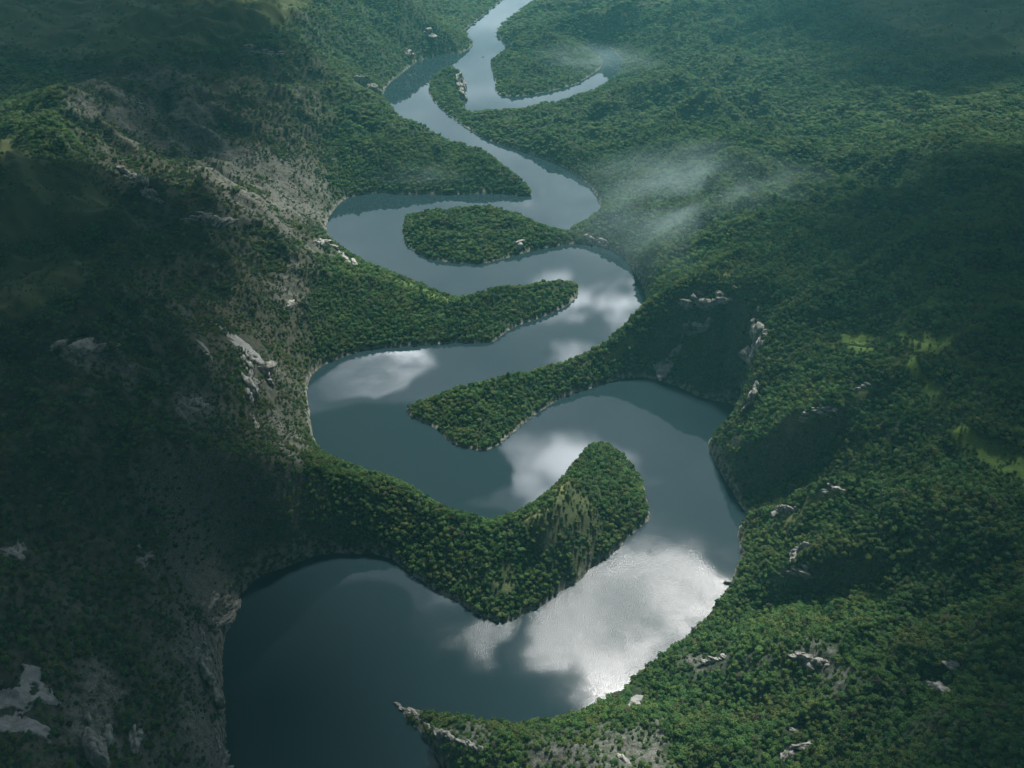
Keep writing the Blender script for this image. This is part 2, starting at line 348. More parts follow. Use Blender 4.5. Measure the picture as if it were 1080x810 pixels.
def mat_plain(name, c, rough=0.8):
    m, t = nt(name)
    out = N(t, 'ShaderNodeOutputMaterial'); p = N(t, 'ShaderNodeBsdfPrincipled', ins={'Roughness': rough})
    pos = N(t, 'ShaderNodeNewGeometry').outputs['Position']; n = noise(t, pos, 1.5, 4)
    L(t, mix(t, n, tuple(v*0.7 for v in c), tuple(min(1, v*1.25) for v in c)), p.inputs['Base Color']); L(t, p.outputs[0], out.inputs[0]); return m
def mat_water():
    m, t = nt('lake water')
    out = N(t, 'ShaderNodeOutputMaterial'); p = N(t, 'ShaderNodeBsdfPrincipled', ins={'Base Color': (0.012, 0.024, 0.028, 1), 'IOR': 1.333})
    pos = N(t, 'ShaderNodeNewGeometry').outputs['Position']
    w1 = noise(t, pos, 0.85, 3, 0.6); w2 = noise(t, pos, 0.012, 4, 0.55)
    bp = N(t, 'ShaderNodeBump', ins={'Distance': 1.0}); L(t, w1, bp.inputs['Height'])
    wn = N(t, 'ShaderNodeTexNoise', ins={'Scale': 0.012, 'Detail': 4.0}); L(t, pos, wn.inputs['Vector'])
    wm = N(t, 'ShaderNodeVectorMath', operation='MULTIPLY_ADD'); L(t, wn.outputs['Color'], wm.inputs[0]); wm.inputs[1].default_value = (120, 120, 0); 
    ws = N(t, 'ShaderNodeVectorMath', operation='SUBTRACT'); L(t, pos, ws.inputs[0]); ws.inputs[1].default_value = (60, 60, 0); L(t, ws.outputs[0], wm.inputs[2])
    pw = wm.outputs[0]; gust = ramp(t, noise(t, pos, 0.02, 5, 0.6), 0.3, 0.55)
    ruf = None
    for px, py, r0, r1, amt in RUFFLED:
        ds = N(t, 'ShaderNodeVectorMath', operation='DISTANCE'); L(t, pw, ds.inputs[0]); x_, y_ = unproj(px, py, 0); ds.inputs[1].default_value = (float(x_), float(y_), 0)
        mr = N(t, 'ShaderNodeMapRange', interpolation_type='SMOOTHSTEP', ins={1: r1, 2: r0, 3: 0.0, 4: amt}); L(t, ds.outputs['Value'], mr.inputs[0])
        ruf = mr.outputs[0] if ruf is None else math_(t, 'MAXIMUM', ruf, mr.outputs[0])
    L(t, math_(t, 'ADD', math_(t, 'MULTIPLY', math_(t, 'MULTIPLY', ruf, math_(t, 'ADD', math_(t, 'MULTIPLY', gust, 0.6), 0.4)), WIND_ADD), WIND_BASE), bp.inputs['Strength'])
    L(t, math_(t, 'ADD', math_(t, 'MULTIPLY', ruf, 0.35), 0.012), p.inputs['Roughness'])
    L(t, bp.outputs[0], p.inputs['Normal']); L(t, p.outputs[0], out.inputs[0]); return m
WIND_BASE, WIND_ADD = 0.006, 0.42
RUFFLED = [(675,650,0,215,1.0),(500,672,10,70,0.7),(385,394,30,100,0.25)]

def mesh_obj(name, verts, faces, mats, parent=None, smooth=False, link=True):
    me = bpy.data.meshes.new(name)
    verts = np.asarray(verts, np.float32); faces = np.asarray(faces, np.int32)
    me.vertices.add(len(verts)); me.vertices.foreach_set('co', verts.ravel())
    if len(faces):
        k = faces.shape[1]
        me.loops.add(faces.size); me.loops.foreach_set('vertex_index', faces.ravel())
        me.polygons.add(len(faces)); me.polygons.foreach_set('loop_start', np.arange(0, faces.size, k, dtype=np.int32))
        if smooth: me.polygons.foreach_set('use_smooth', np.ones(len(faces), bool))
    for m in (mats if isinstance(mats, (list, tuple)) else [mats]): me.materials.append(m)
    me.update(calc_edges=True)
    o = bpy.data.objects.new(name, me)
    if link: COL.objects.link(o)
    if parent is not None: o.parent = parent
    return o
def tag(o, label=None, cat=None, group=None, kind=None):
    for k, v in (('label', label), ('category', cat), ('group', group), ('kind', kind)):
        if v: o[k] = v
    return o
def attr(o, name, data):
    a = o.data.attributes.new(name, 'FLOAT', 'POINT'); a.data.foreach_set('value', np.asarray(data, np.float32))

# ------------------------------------------------------------------ terrain sheet
NA, NR = 1000, 1020
ang = np.linspace(R(-62), R(62), NA)
rad = np.concatenate([np.exp(np.linspace(math.log(180), math.log(6300), NR)), np.exp(np.linspace(math.log(6600), math.log(14000), 14))])
A_, R_ = np.meshgrid(ang, rad)
TX, TY = (R_*np.sin(A_)).ravel(), (R_*np.cos(A_)).ravel()
TZ, TSD = height(TX, TY)
nr = len(rad); idx = np.arange(nr*NA).reshape(nr, NA)
quads = np.stack([idx[:-1, :-1], idx[:-1, 1:], idx[1:, 1:], idx[1:, :-1]], -1).reshape(-1, 4)[:, ::-1]
ground = mesh_obj('ground', np.stack([TX, TY, TZ], 1), quads, mat_terrain(), smooth=True)
tag(ground, kind='structure')
mead, clear, yel, scr, shr, brown = covers(TX, TY, TZ)
gz = TZ.reshape(nr, NA)
sl = np.abs(np.gradient(gz, axis=0))/np.maximum(np.gradient(R_, axis=0), .1)
sl2 = np.abs(np.gradient(gz, axis=1))/np.maximum(R_*(ang[1]-ang[0]), .1)
slope = np.hypot(sl, sl2).ravel()
steep = sstep(1.3, 2.2, slope)*0.7*np.clip(TSD/4, 0, 1)
for n_, d_ in (('meadow', mead), ('clearing', clear), ('yellow', yel), ('scree', scr), ('scrub', shr), ('steep', steep), ('brown', brown), ('shore', sstep(5.5, 2.5, TSD+1.5*fbm(TX, TY, 20, 3))*(TSD > -3))): attr(ground, n_, d_)
print('terrain', round(time.time()-T0, 1))
# water sheet: one plane under the whole valley, land rises through it
wv = [(-4000, 100, 0), (4000, 100, 0), (4000, 7000, 0), (-4000, 7000, 0)]
water = mesh_obj('water', wv, [(0, 1, 2, 3)], mat_water()); tag(water, kind='structure')

# ------------------------------------------------------------------ trees: shapes
def crown_mesh(seed, rx, rz, lobes, nleaf, leaf):
    r = np.random.default_rng(seed)
    V, Fc = [], []
    cs = [(0, 0, 0, 1.0)]
    for k in range(lobes):
        a = r.random()*6.28; e = r.uniform(-0.35, 0.75); q = r.uniform(0.45, 0.62)
        cs.append((math.cos(a)*q, math.sin(a)*q, e*0.75, r.uniform(0.42, 0.62)))
    tot = sum(c[3]**2 for c in cs)
    for (cx, cy, cz, cr) in cs:
        n = max(8, int(nleaf*cr*cr/tot))
        d = r.normal(size=(n, 3)); d[:, 2] += 0.35; d /= np.linalg.norm(d, axis=1)[:, None]
        s = cr*(0.74 if (cx, cy) == (0, 0) else 1.0)*r.uniform(0.72, 1.06, n)[:, None]
        c = np.array([cx, cy, cz])+d*s
        nrm = d*0.9+r.normal(size=(n, 3))*0.55; nrm /= np.linalg.norm(nrm, axis=1)[:, None]
        t1 = np.cross(nrm, r.normal(size=(n, 3))); t1 /= np.linalg.norm(t1, axis=1)[:, None]; t2 = np.cross(nrm, t1)
        w = leaf*r.uniform(0.6, 1.3, (n, 1))/rx
        base = len(V)
        for i in range(n):
            b = len(V)
            V += [c[i]-t1[i]*w[i]-t2[i]*w[i]*.8, c[i]+t1[i]*w[i]-t2[i]*w[i]*.8, c[i]+t1[i]*w[i]*.7+t2[i]*w[i], c[i]-t1[i]*w[i]*.7+t2[i]*w[i]]
            Fc.append((b, b+1, b+2, b+3))
    V = np.array(V)*np.array([rx, rx, rz])
    return V, np.array(Fc)
def trunk_mesh(h, r0):
    V, Fc = [], []
    for k, (z, q, ox) in enumerate(((0, r0*1.5, 0), (h*.15, r0, .05), (h*.6, r0*.7, .15), (h, r0*.35, .1))):
        for i in range(7): V.append((q*math.cos(i*6.283/7)+ox, q*math.sin(i*6.283/7), z))
    for k in range(3):
        for i in range(7): Fc.append((k*7+i, k*7+(i+1) % 7, k*7+7+(i+1) % 7, k*7+7+i))
    for a in (0.4, 2.5, 4.6):   # limbs
        b = len(V); c, s = math.cos(a), math.sin(a)
        for z, q, d in ((h*.5, r0*.45, 0), (h*.85, r0*.2, h*.28)):
            for i in range(4): V.append((c*d+q*math.cos(i*1.571), s*d+q*math.sin(i*1.571), z))
        for i in range(4): Fc.append((b+i, b+(i+1) % 4, b+4+(i+1) % 4, b+4+i))
    return np.array(V), np.array(Fc)
M_DARK = mat_foliage('dark broadleaf foliage', (0.020, 0.055, 0.020), (0.050, 0.122, 0.034), (0.108, 0.198, 0.046))
M_LIGHT = mat_foliage('light broadleaf foliage', (0.038, 0.088, 0.024), (0.078, 0.150, 0.036), (0.140, 0.200, 0.050))
M_SHRUB = mat_foliage('scrub foliage', (0.020, 0.036, 0.016), (0.036, 0.056, 0.024), (0.060, 0.080, 0.034))
M_BARK = mat_plain('bark', (0.09, 0.07, 0.05), 0.9)
PROTO = [  # seed, rx, rz, lobes, leaves, leaf size, material slot   (unit tree: crown radius about 4 m)
    (1, 4.0, 3.8, 7, 420, 0.50, 0), (2, 4.4, 3.2, 9, 440, 0.50, 0), (3, 3.4, 5.2, 6, 400, 0.48, 0), (4, 4.0, 3.6, 8, 420, 0.50, 1), (5, 4.1, 2.8, 5, 360, 0.48, 2)]
CROWNS = [crown_mesh(*p[:6]) for p in PROTO]
MATS = [M_DARK, M_LIGHT, M_SHRUB]

# ------------------------------------------------------------------ trees: where they stand
def scatter(d0, d1, sp, szk):
    x0 = d1*1.05
    xs = np.arange(-x0, x0, sp); ys = np.arange(150, d1, sp)
    X, Y = np.meshgrid(xs, ys); X = X+rng.uniform(-.5, .5, X.shape)*sp; Y = Y+rng.uniform(-.5, .5, X.shape)*sp
    rr = np.hypot(X, Y); k = (rr >= d0) & (rr < d1) & (np.abs(X) < Y*0.80+120)
    X, Y = X[k], Y[k]
    z, sd = height(X, Y)
    px, py, d = proj(X, Y, z)
    k = (sd > 2.2) & (px > -230) & (px < 1310) & (py > -90) & (py < 960)
    X, Y, z, sd, px, py, d = [a[k] for a in (X, Y, z, sd, px, py, d)]
    me, cl, ye, sr, sb, br = covers(X, Y, z); ye = np.maximum(ye, br*0.85)
    clump = fbm(X, Y, 45, 3); r1 = rng.random(len(X))
    dens = 1-0.30*(fbm(X+500, Y, 30, 2) < -0.28)
    dens *= 1-sb*np.clip(0.30-0.9*clump, 0.02, 0.6)
    dens *= 1-sr*np.clip(0.66-1.3*clump, 0.15, 0.85)
    dens *= 1-me*np.where(clump > 0.22, 0.45, 0.93)
    dens *= 1-np.maximum(cl*np.where(clump > 0.25, .45, .84), ye*0.72)
    k = r1 < dens
    X, Y, z, sd, me, sr, sb, cl, ye, d, px, py = [a[k] for a in (X, Y, z, sd, me, sr, sb, cl, ye, d, px, py)]
    n = len(X)
    tallk = szk**0.85; size = np.clip(rng.lognormal(0, 0.36, n), 0.5, 1.75)*0.48*(1-0.42*np.maximum(np.maximum(sr, sb*0.30), me*.8))*(1-0.35*np.maximum(cl, ye))*szk*(1+0.18*fbm(X, Y, 90, 2))
    kind = rng.choice(5, n, p=[.26, .26, .2, .2, .08])
    kind = np.where((rng.random(n) < sb*0.6), 4, kind)
    return X, Y, z, size, kind, d, px, py, np.full(n, tallk)
parts = [scatter(200, 1400, 3.3, 1.0), scatter(1400, 2100, 4.5, 1.36), scatter(2100, 3300, 7.0, 1.8), scatter(3300, 5600, 11.0, 2.7)]
PX, PY, PZ, PS, PK, PD, PPX, PPY, PT = [np.concatenate(a) for a in zip(*parts)]
OUT = [
 ('pale rock edge running along the crest of the bottom spit', [(419,744),(430,751),(445,762),(462,773),(480,781),(498,788),(512,793)], 3.6, 2.6, 0),
 ('tall white cliff streak on the left slope above the dark bay', [(262,388),(267,400),(265,412),(265,425)], 9, 12, 0),
 ('broad grey crag beside the white cliff streak on the left slope', [(272,390),(283,395),(287,408)], 9, 10, 1),
 ('short white rock rib low on the left slope below the white streak', [(266,440),(270,448),(271,453)], 5, 6, 0),
 ('white cliff facing the inner bay at the foot of the right ridge', [(796,408),(794,418),(790,427),(787,433)], 8, 13, 0),
 ('upper white cliff on the right ridge above the inner bay', [(797,335),(793,350),(797,360),(803,366)], 9, 12, 0),
 ('small pale crag midway down the right ridge cliff', [(786,374),(790,380)], 8, 9, 1),
 ('grey cliff band across the rounded wooded hill above the inner bay', [(728,320),(742,322),(756,318),(772,320)], 12, 12, 1),
 ('lower grey cliff on the face of the rounded hill', [(722,345),(735,349),(748,345)], 9, 8, 1),
 ('pale rock crest curving along the top of the large right ridge', [(842,446),(858,437),(872,434),(882,433)], 6, 4, 0),
 ('pale rock tip on the summit bump of the large right ridge', [(898,414),(908,410),(914,411)], 5, 4, 0),
 ('rock crest on the second right ridge below the large one', [(862,522),(874,517),(888,516)], 6, 4, 0),
 ('tawny rock edge on the right shore knoll under the second ridge', [(818,542),(828,538),(838,538)], 6, 4, 1),
 ('white rock nose at the head of the lowest right ridge', [(832,595),(836,586),(843,580),(850,577)], 6, 6, 0),
 ('brown crag under the white rock nose', [(838,606),(850,608)], 8, 6, 1),
 ('rocky ledge above the scree at the lower right', [(838,692),(848,697),(858,699),(872,703)], 6, 4, 0),
 ('rock crest on the far lower right slope', [(968,717),(980,722),(998,730)], 6, 4, 0),
 ('single pale boulder above the far lower right crest', [(1000,706),(1008,706)], 6, 4, 0),
 ('pale rock ledge at the bottom edge of the right hillside', [(822,802),(832,793),(846,788),(852,785)], 7, 4, 0),
 ('small pale rock in the trees above the bottom right ledge', [(832,770),(838,770)], 6, 4, 0),
 ('pale scree boulders on the slope beside the bend', [(740,702),(752,697),(764,694)], 5, 2.5, 0),
 ('white cliff edge dropping to the dark water in the bottom left', [(226,772),(230,785),(234,798),(240,810)], 6, 9, 0),
 ('grey canyon wall above the dark water on the left', [(202,698),(212,702),(220,710),(226,725),(230,740)], 9, 12, 1),
 ('pale rib on the canyon wall above the grey wall', [(211,665),(216,678),(220,690)], 5, 6, 1),
 ('pale broken rock shelf on the shore beside the dark water', [(217,640),(226,636),(238,637),(250,638),(246,650),(234,656),(222,656)], 8, 2.6, 1),
 ('tall grey crag at the bottom of the left slope', [(108,768),(110,780),(107,792),(104,800)], 12, 14, 1),
 ('small grey crag uphill of the dark water shore', [(138,790),(148,776)], 7, 6, 1),
 ('pale scattered boulders high on the dim left slope', [(150,580),(158,590),(146,596)], 6, 5, 1),
 ('grey broken ledge at the left edge of the picture', [(4,582),(14,586),(26,580)], 9, 5, 1),
 ('grey layered rock face under the upper left meadow', [(70,368),(82,372),(95,370),(108,369)], 12, 8, 1),
 ('grey crag in the middle of the left slope', [(196,425),(208,428),(220,432)], 10, 7, 1),
 ('rocky rib running down under the upper left meadow', [(125,178),(140,190),(155,203),(168,213)], 12, 8, 1),
 ('pale ledge above the scree fields on the far left slope', [(195,231),(215,232),(236,236)], 12, 6, 1),
 ('single pale rock on the slope left of the third meander', [(306,325),(311,320)], 8, 7, 0),
 ('rocky crest on the neck above the third meander', [(332,255),(340,255),(348,259),(356,265),(364,272),(374,280)], 9, 4, 0),
 ('pale cliff at the waist of the teardrop peninsula', [(546,262),(549,259)], 9, 10, 0),
 ('small white cliff on the shore right of the teardrop peninsula', [(622,253),(630,256),(638,259)], 8, 7, 0),
 ('white cliff on the end of the narrow far peninsula', [(484,84),(487,94),(489,104)], 18, 22, 1),
 ('pale crag on the far left canyon side above the narrow reach', [(450,33),(455,40)], 22, 18, 1),
 ('pale crags beside the far left bend', [(430,55),(434,61)], 20, 16, 1),
 ('grey cliff over the upper left bend', [(376,86),(388,92),(396,97)], 18, 14, 1),
 ('white rock at the tip of the nearest peninsula', [(523,655),(525,654)], 4, 3.5, 0),
 ('low white rock on the right shore of the bend', [(768,615),(769,616)], 4, 3, 0),
 ('rocky patch at the bottom centre of the near shore', [(655,800),(664,806)], 6, 3, 0),
 ('pale gravelly edge of the dark recess on the far slope', [(260,55),(262,54),(300,58)], 18, 6, 1),
]
SLABS = [
 ('pale bare limestone slab in the woods beside the bright bend of the lake', [(671,727),(678,731),(676,741),(679,746),(668,750),(659,750),(663,741)], 1),
 ('long pale limestone shelf lying across the dark left slope', [(222,357),(240,358),(262,357),(272,363),(281,373),(262,371),(240,366)], 1),
 ('small pale limestone shelf just left of the long one on the slope', [(208,366),(215,362),(219,366),(224,374),(213,373)], 1),
 ('large grey bare rock terrace in the bottom left corner', [(0,738),(22,728),(20,718),(26,704),(44,702),(40,714),(55,726),(48,732),(38,734),(24,752),(46,760),(48,774),(0,775)], 1),
 ('pale rock shelf at the foot of the wooded cliff beside the inner bay', [(688,372),(700,373),(715,369),(721,365),(719,371),(708,379),(698,382)], 1),
]
def line_d(px, py, ln):
    best = np.full(px.shape, 1e9)
    for (ax, ay), (bx, by) in zip(ln, ln[1:]):
        ex, ey = bx-ax, by-ay; t = np.clip(((px-ax)*ex+(py-ay)*ey)/(ex*ex+ey*ey+1e-9), 0, 1)
        best = np.minimum(best, np.hypot(px-ax-t*ex, py-ay-t*ey))
    return best
for _l, ln, w, h, _k in OUT:     # no tree stands on or right in front of a ledge
    k = line_d(PPX, PPY, ln) > np.minimum(0.55*w*900/PD, 9)
    PX, PY, PZ, PS, PK, PD, PPX, PPY, PT = [a[k] for a in (PX, PY, PZ, PS, PK, PD, PPX, PPY, PT)]
for _, poly, _h in SLABS:
    PPX_ = poly_sd(PPX, PPY+3, [(float(a), float(b)) for a, b in poly])
    k = PPX_ < -1.0
    PX, PY, PZ, PS, PK, PD, PPX, PPY, PT = [a[k] for a in (PX, PY, PZ, PS, PK, PD, PPX, PPY, PT)]
print('trees', len(PX), round(time.time()-T0, 1))

# ------------------------------------------------------------------ the largest trees in view, each a thing of its own
appar = PS/PD
inview = (PPX > 6) & (PPX < 1074) & (PPY > 6) & (PPY < 800)
order = np.argsort(-np.where(inview, appar, 0))[:1500]
tt = np.linspace(0.02, 0.9, 60)
chosen = []
for i in order:
    p = np.array([PX[i], PY[i], PZ[i]+5*PS[i]]); c = np.array([0, 0, H])
    q = p+(c-p)*tt[:, None]*0.35
    if (height(q[:, 0], q[:, 1], False)[0]+2 < q[:, 2]).all(): chosen.append(i)
    if len(chosen) == 300: break
chosen = np.array(chosen)
TM = []
for k, (V, Fc) in enumerate(CROWNS):
    me = mesh_obj('crown', V, Fc, MATS[PROTO[k][6]], link=False).data
    TM.append(me)
tv, tf = trunk_mesh(5.2, 0.32)
TRK = mesh_obj('trunk', tv, tf, M_BARK, link=False).data
for o in [o for o in bpy.data.objects if o.users == 0]: bpy.data.objects.remove(o)
def describe(i):
    px, py, k = PPX[i], PPY[i], PK[i]
    side = 0 if px < 330 else (1 if px < 600 else 2)
    if side == 0:
        return (('low rounded scrub tree on the dim rocky canyon slope at lower left', 'scrub trees on the lower left canyon slope') if k == 4 else
                ('rounded green tree on the dim rocky canyon slope at lower left', 'green trees on the lower left canyon slope'))
    if side == 1:
        return ('green tree on the low wooded spit running into the dark water at the bottom', 'trees on the bottom spit')
    if k == 3: return ('lighter yellow-green broadleaf tree in the close canopy of the lower right hillside', 'light green trees of the lower right hillside')
    if k == 4: return ('dull olive bushy tree in the close canopy of the lower right hillside', 'dull olive trees of the lower right hillside')
    if k == 2: return ('tall narrow-crowned dark green tree in the close canopy of the lower right hillside', 'narrow dark trees of the lower right hillside')
    return ('broad round-crowned dark green tree in the close canopy of the lower right hillside', 'broad dark trees of the lower right hillside')
for i in chosen:
    e = bpy.data.objects.new('tree', None); COL.objects.link(e)
    s = float(PS[i]); k = int(PK[i])
    e.location = (PX[i], PY[i], PZ[i]-0.4); e.rotation_euler = (0, 0, float(rng.random()*6.28)); e.scale = (s, s, s*float(rng.uniform(.85, 1.2)))
    e.empty_display_size = 0.5
    lab, grp = describe(i); tag(e, lab, 'tree', grp)
    t_ = bpy.data.objects.new('trunk', TRK); COL.objects.link(t_); t_.parent = e
    c_ = bpy.data.objects.new('crown', TM[k]); COL.objects.link(c_); c_.parent = e; c_.location = (0, 0, 5.0)

# ------------------------------------------------------------------ the rest of the forest: one mass of trees
keep = np.ones(len(PX), bool); keep[chosen] = False
pts = np.stack([PX, PY, PZ+4.6*PS/PT-0.5], 1)[keep]
npt = len(pts)
Vs, Fs, kid, off, mi = [pts], [], [np.full(npt, -1)], npt, []
for k, (V, Fc) in enumerate(CROWNS):
    Vs.append(V); Fs.append(Fc+off); kid.append(np.full(len(V), k)); off += len(V); mi.append(np.full(len(Fc), PROTO[k][6]))
forest = mesh_obj('forest', np.concatenate(Vs), np.concatenate(Fs), MATS)
tag(forest, 'continuous broadleaf woodland and scrub covering the valley sides', 'forest', kind='stuff')
fd = forest.data
fd.polygons.foreach_set('material_index', np.concatenate(mi).astype(np.int32))
pad = len(fd.vertices)-npt
kid = np.concatenate(kid)
attr(forest, 'shape', kid)
attr(forest, 'sort', np.concatenate([PK[keep], np.full(pad, -1)]))
attr(forest, 'size', np.concatenate([PS[keep], np.ones(pad)]))
attr(forest, 'turn', np.concatenate([rng.random(npt)*6.283, np.zeros(pad)]))
attr(forest, 'tall', np.concatenate([(PS/PT)[keep]*rng.uniform(.8, 1.25, npt), np.ones(pad)]))
g = bpy.data.node_groups.new('woodland', 'GeometryNodeTree')
g.interface.new_socket('Geometry', in_out='INPUT', socket_type='NodeSocketGeometry'); g.interface.new_socket('Geometry', in_out='OUTPUT', socket_type='NodeSocketGeometry')
gi = g.nodes.new('NodeGroupInput'); go = g.nodes.new('NodeGroupOutput'); join = g.nodes.new('GeometryNodeJoinGeometry')
def named(n):
    a = g.nodes.new('GeometryNodeInputNamedAttribute'); a.data_type = 'FLOAT'; a.inputs['Name'].default_value = n; return a.outputs[0]
def equals(n, v):
    c = g.nodes.new('FunctionNodeCompare'); c.data_type = 'FLOAT'; c.operation = 'EQUAL'; g.links.new(named(n), c.inputs[0]); c.inputs[1].default_value = v; c.inputs['Epsilon'].default_value = 0.1; return c.outputs[0]
rot = g.nodes.new('ShaderNodeCombineXYZ'); g.links.new(named('turn'), rot.inputs[2])
scl = g.nodes.new('ShaderNodeCombineXYZ')
for i in (0, 1): g.links.new(named('size'), scl.inputs[i])
g.links.new(named('tall'), scl.inputs[2])
for k in range(len(CROWNS)):
    sp = g.nodes.new('GeometryNodeSeparateGeometry'); sp.domain = 'POINT'; g.links.new(gi.outputs[0], sp.inputs[0]); g.links.new(equals('shape', k), sp.inputs[1])
    m2p = g.nodes.new('GeometryNodeMeshToPoints'); g.links.new(gi.outputs[0], m2p.inputs[0]); g.links.new(equals('sort', k), m2p.inputs[1])
    io = g.nodes.new('GeometryNodeInstanceOnPoints'); g.links.new(m2p.outputs[0], io.inputs['Points']); g.links.new(sp.outputs[0], io.inputs['Instance'])
    g.links.new(rot.outputs[0], io.inputs['Rotation']); g.links.new(scl.outputs[0], io.inputs['Scale']); g.links.new(io.outputs[0], join.inputs[0])
g.links.new(join.outputs[0], go.inputs[0])
md = forest.modifiers.new('woodland', 'NODES'); md.node_group = g
print('forest', round(time.time()-T0, 1))

# ------------------------------------------------------------------ rocks
def ico(sub):
    import bmesh
    bm = bmesh.new(); bmesh.ops.create_icosphere(bm, subdivisions=sub, radius=1)
    V = np.array([v.co[:] for v in bm.verts]); Fc = np.array([[v.index for v in f.verts] for f in bm.faces]); bm.free(); return V, Fc
ICO = ico(3)
def lump(r, sx, sy, sz):
    V, Fc = ICO; d = V.copy()
    for _ in range(16):   # cut flat faces
        n = r.normal(size=3); n /= np.linalg.norm(n); k = r.uniform(0.55, 0.9)
        q = d@n; over = np.maximum(q-k, 0); d = d-over[:, None]*n*0.93
    d[:, :2] *= (1+0.13*np.sign(np.sin(d[:, 2]*9+r.uniform(0, 6))))[:, None]
    d += 0.08*r.normal(size=d.shape)
    return d*np.array([sx, sy, sz]), Fc
M_ROCK = mat_rock('grey limestone', (0.16, 0.155, 0.135), (0.40, 0.39, 0.35), 0.3)
M_ROCKD = mat_rock('weathered limestone', (0.12, 0.115, 0.10), (0.30, 0.29, 0.26), 0.35)
M_SLAB = mat_rock('bare limestone pavement', (0.15, 0.15, 0.14), (0.26, 0.258, 0.245), 0.12)
def outcrop(label, line, w, h, mat=None, seed=0, name='rock_outcrop', cat='rock', group='limestone outcrops on the valley sides'):
    """a broken ledge of blocks following the line of pixels; w, h in metres"""
    r = np.random.default_rng(100+seed)
    P = [cast(*p) for p in line]; V, Fc, off = [], [], 0
    o0 = np.array(P[len(P)//2])
    for (a, b) in (zip(P, P[1:]) if len(P) > 1 else [(P[0], P[0])]):
        a, b = np.array(a), np.array(b); Ls = np.linalg.norm(b-a); n = max(2, int(Ls/(w*0.36))); an = math.atan2(b[1]-a[1], b[0]-a[0])
        for k in range(n+1):
            p = a+(b-a)*(k+r.uniform(-.2, .2))/max(n, 1); p[:2] += r.normal(size=2)*w*0.24
            z = float(height(p[0], p[1])[0]); s = r.lognormal(-0.32, 0.38)
            v, f = lump(r, w*0.62*s*r.uniform(.9, 2.2), w*0.40*s, h*0.6*s*r.uniform(.7, 1.2))
            c, q = math.cos(an+r.normal()*.25), math.sin(an+r.normal()*.25)
            v = np.stack([v[:, 0]*c-v[:, 1]*q, v[:, 0]*q+v[:, 1]*c, v[:, 2]], 1)+np.array([p[0], p[1], max(z, 0)+h*0.16*s])
            V.append(v-o0); Fc.append(f+off); off += len(v)
    o = mesh_obj(name, np.concatenate(V), np.concatenate(Fc), mat or M_ROCK); o.location = o0
    return tag(o, label, cat, group)
for n_, (lab, ln, w, h, dk) in enumerate(OUT): outcrop(lab, ln, w*1.1, h*1.25, M_ROCKD if dk else M_ROCK, n_)

def slab(label, poly, seed):
    """a bare shelf of rock: fine grid inside the outline, draped on the ground, with a skirt so that it has thickness"""
    c = cast(np.mean([p[0] for p in poly]), np.mean([p[1] for p in poly])); hz = c[2]+0.5
    P = np.array([[float(v) for v in unproj(px, py, hz)] for px, py in poly])
    lo, hi = P.min(0), P.max(0); st = max((hi-lo).max()/60, 0.6)
    xs = np.arange(lo[0]-st, hi[0]+2*st, st); ys = np.arange(lo[1]-st, hi[1]+2*st, st)
    X, Y = np.meshgrid(xs, ys)
    s = poly_sd(X, Y, [tuple(p) for p in P])+fbm(X, Y, 9, 3)*2.2
    s = np.minimum(s, (fbm(X+90, Y, 14, 4)+0.34)*9)
    z = height(X, Y, True)[0]; z = 0.75*z+0.25*hz
    ins = s > 0
    top = np.where(ins, np.maximum(z, height(X, Y)[0])+0.5+0.25*fbm(X, Y, 5, 3), z-2.0)
    ok = s > -st*1.5
    id_ = -np.ones(X.shape, int); id_[ok] = np.arange(ok.sum())
    V = np.stack([X[ok], Y[ok], np.maximum(top[ok], 0.3)], 1)
    q = np.stack([id_[:-1, :-1], id_[:-1, 1:], id_[1:, 1:], id_[1:, :-1]], -1).reshape(-1, 4); q = q[(q >= 0).all(1)]
    o0 = V.mean(0); o = mesh_obj('rock_slab', V-o0, q, M_SLAB); o.location = o0
    return tag(o, label, 'rock')
for n_, (lab, poly, k) in enumerate(SLABS): slab(lab, poly, n_)
print('rocks', round(time.time()-T0, 1))

# ------------------------------------------------------------------ a small boat on the far reach
bx, by = [float(v) for v in unproj(509.5, 60, 0)]
def boat():
    V, Fc = [], []
    st = [(-6, .9, .55), (-4, 1.5, .5), (0, 1.7, .5), (3, 1.4, .6), (5.2, .6, .85), (6.2, .06, 1.05)]
    for x, w, s in st:
        V += [(x, -w, s+.5), (x, -w*.7, -.2), (x, w*.7, -.2), (x, w, s+.5), (x, w*.8, s+.35), (x, -w*.8, s+.35)]
    for k in range(len(st)-1):
        for i in range(6): Fc.append((k*6+i, k*6+(i+1) % 6, k*6+6+(i+1) % 6, k*6+6+i))
    return V, Fc
e = bpy.data.objects.new('boat', None); COL.objects.link(e); e.location = (bx, by, 0.1); e.rotation_euler = (0, 0, R(70))
tag(e, 'small dark open boat on the far reach of the lake', 'boat')
V, Fc = boat(); mesh_obj('hull', V, Fc, mat_plain('dark painted hull', (0.03, 0.035, 0.04), 0.5), e)
V = np.array([(x, y, z) for x in (-2.8, 1.2) for y in (-1.1, 1.1) for z in (.7, 2.3)], float); V[V[:, 2] > 2, 1] *= .8
mesh_obj('cabin', V, [(0, 1, 3, 2), (4, 6, 7, 5), (0, 4, 5, 1), (2, 3, 7, 6), (1, 5, 7, 3), (0, 2, 6, 4)], mat_plain('dark cabin paint', (0.05, 0.05, 0.055), 0.5), e)

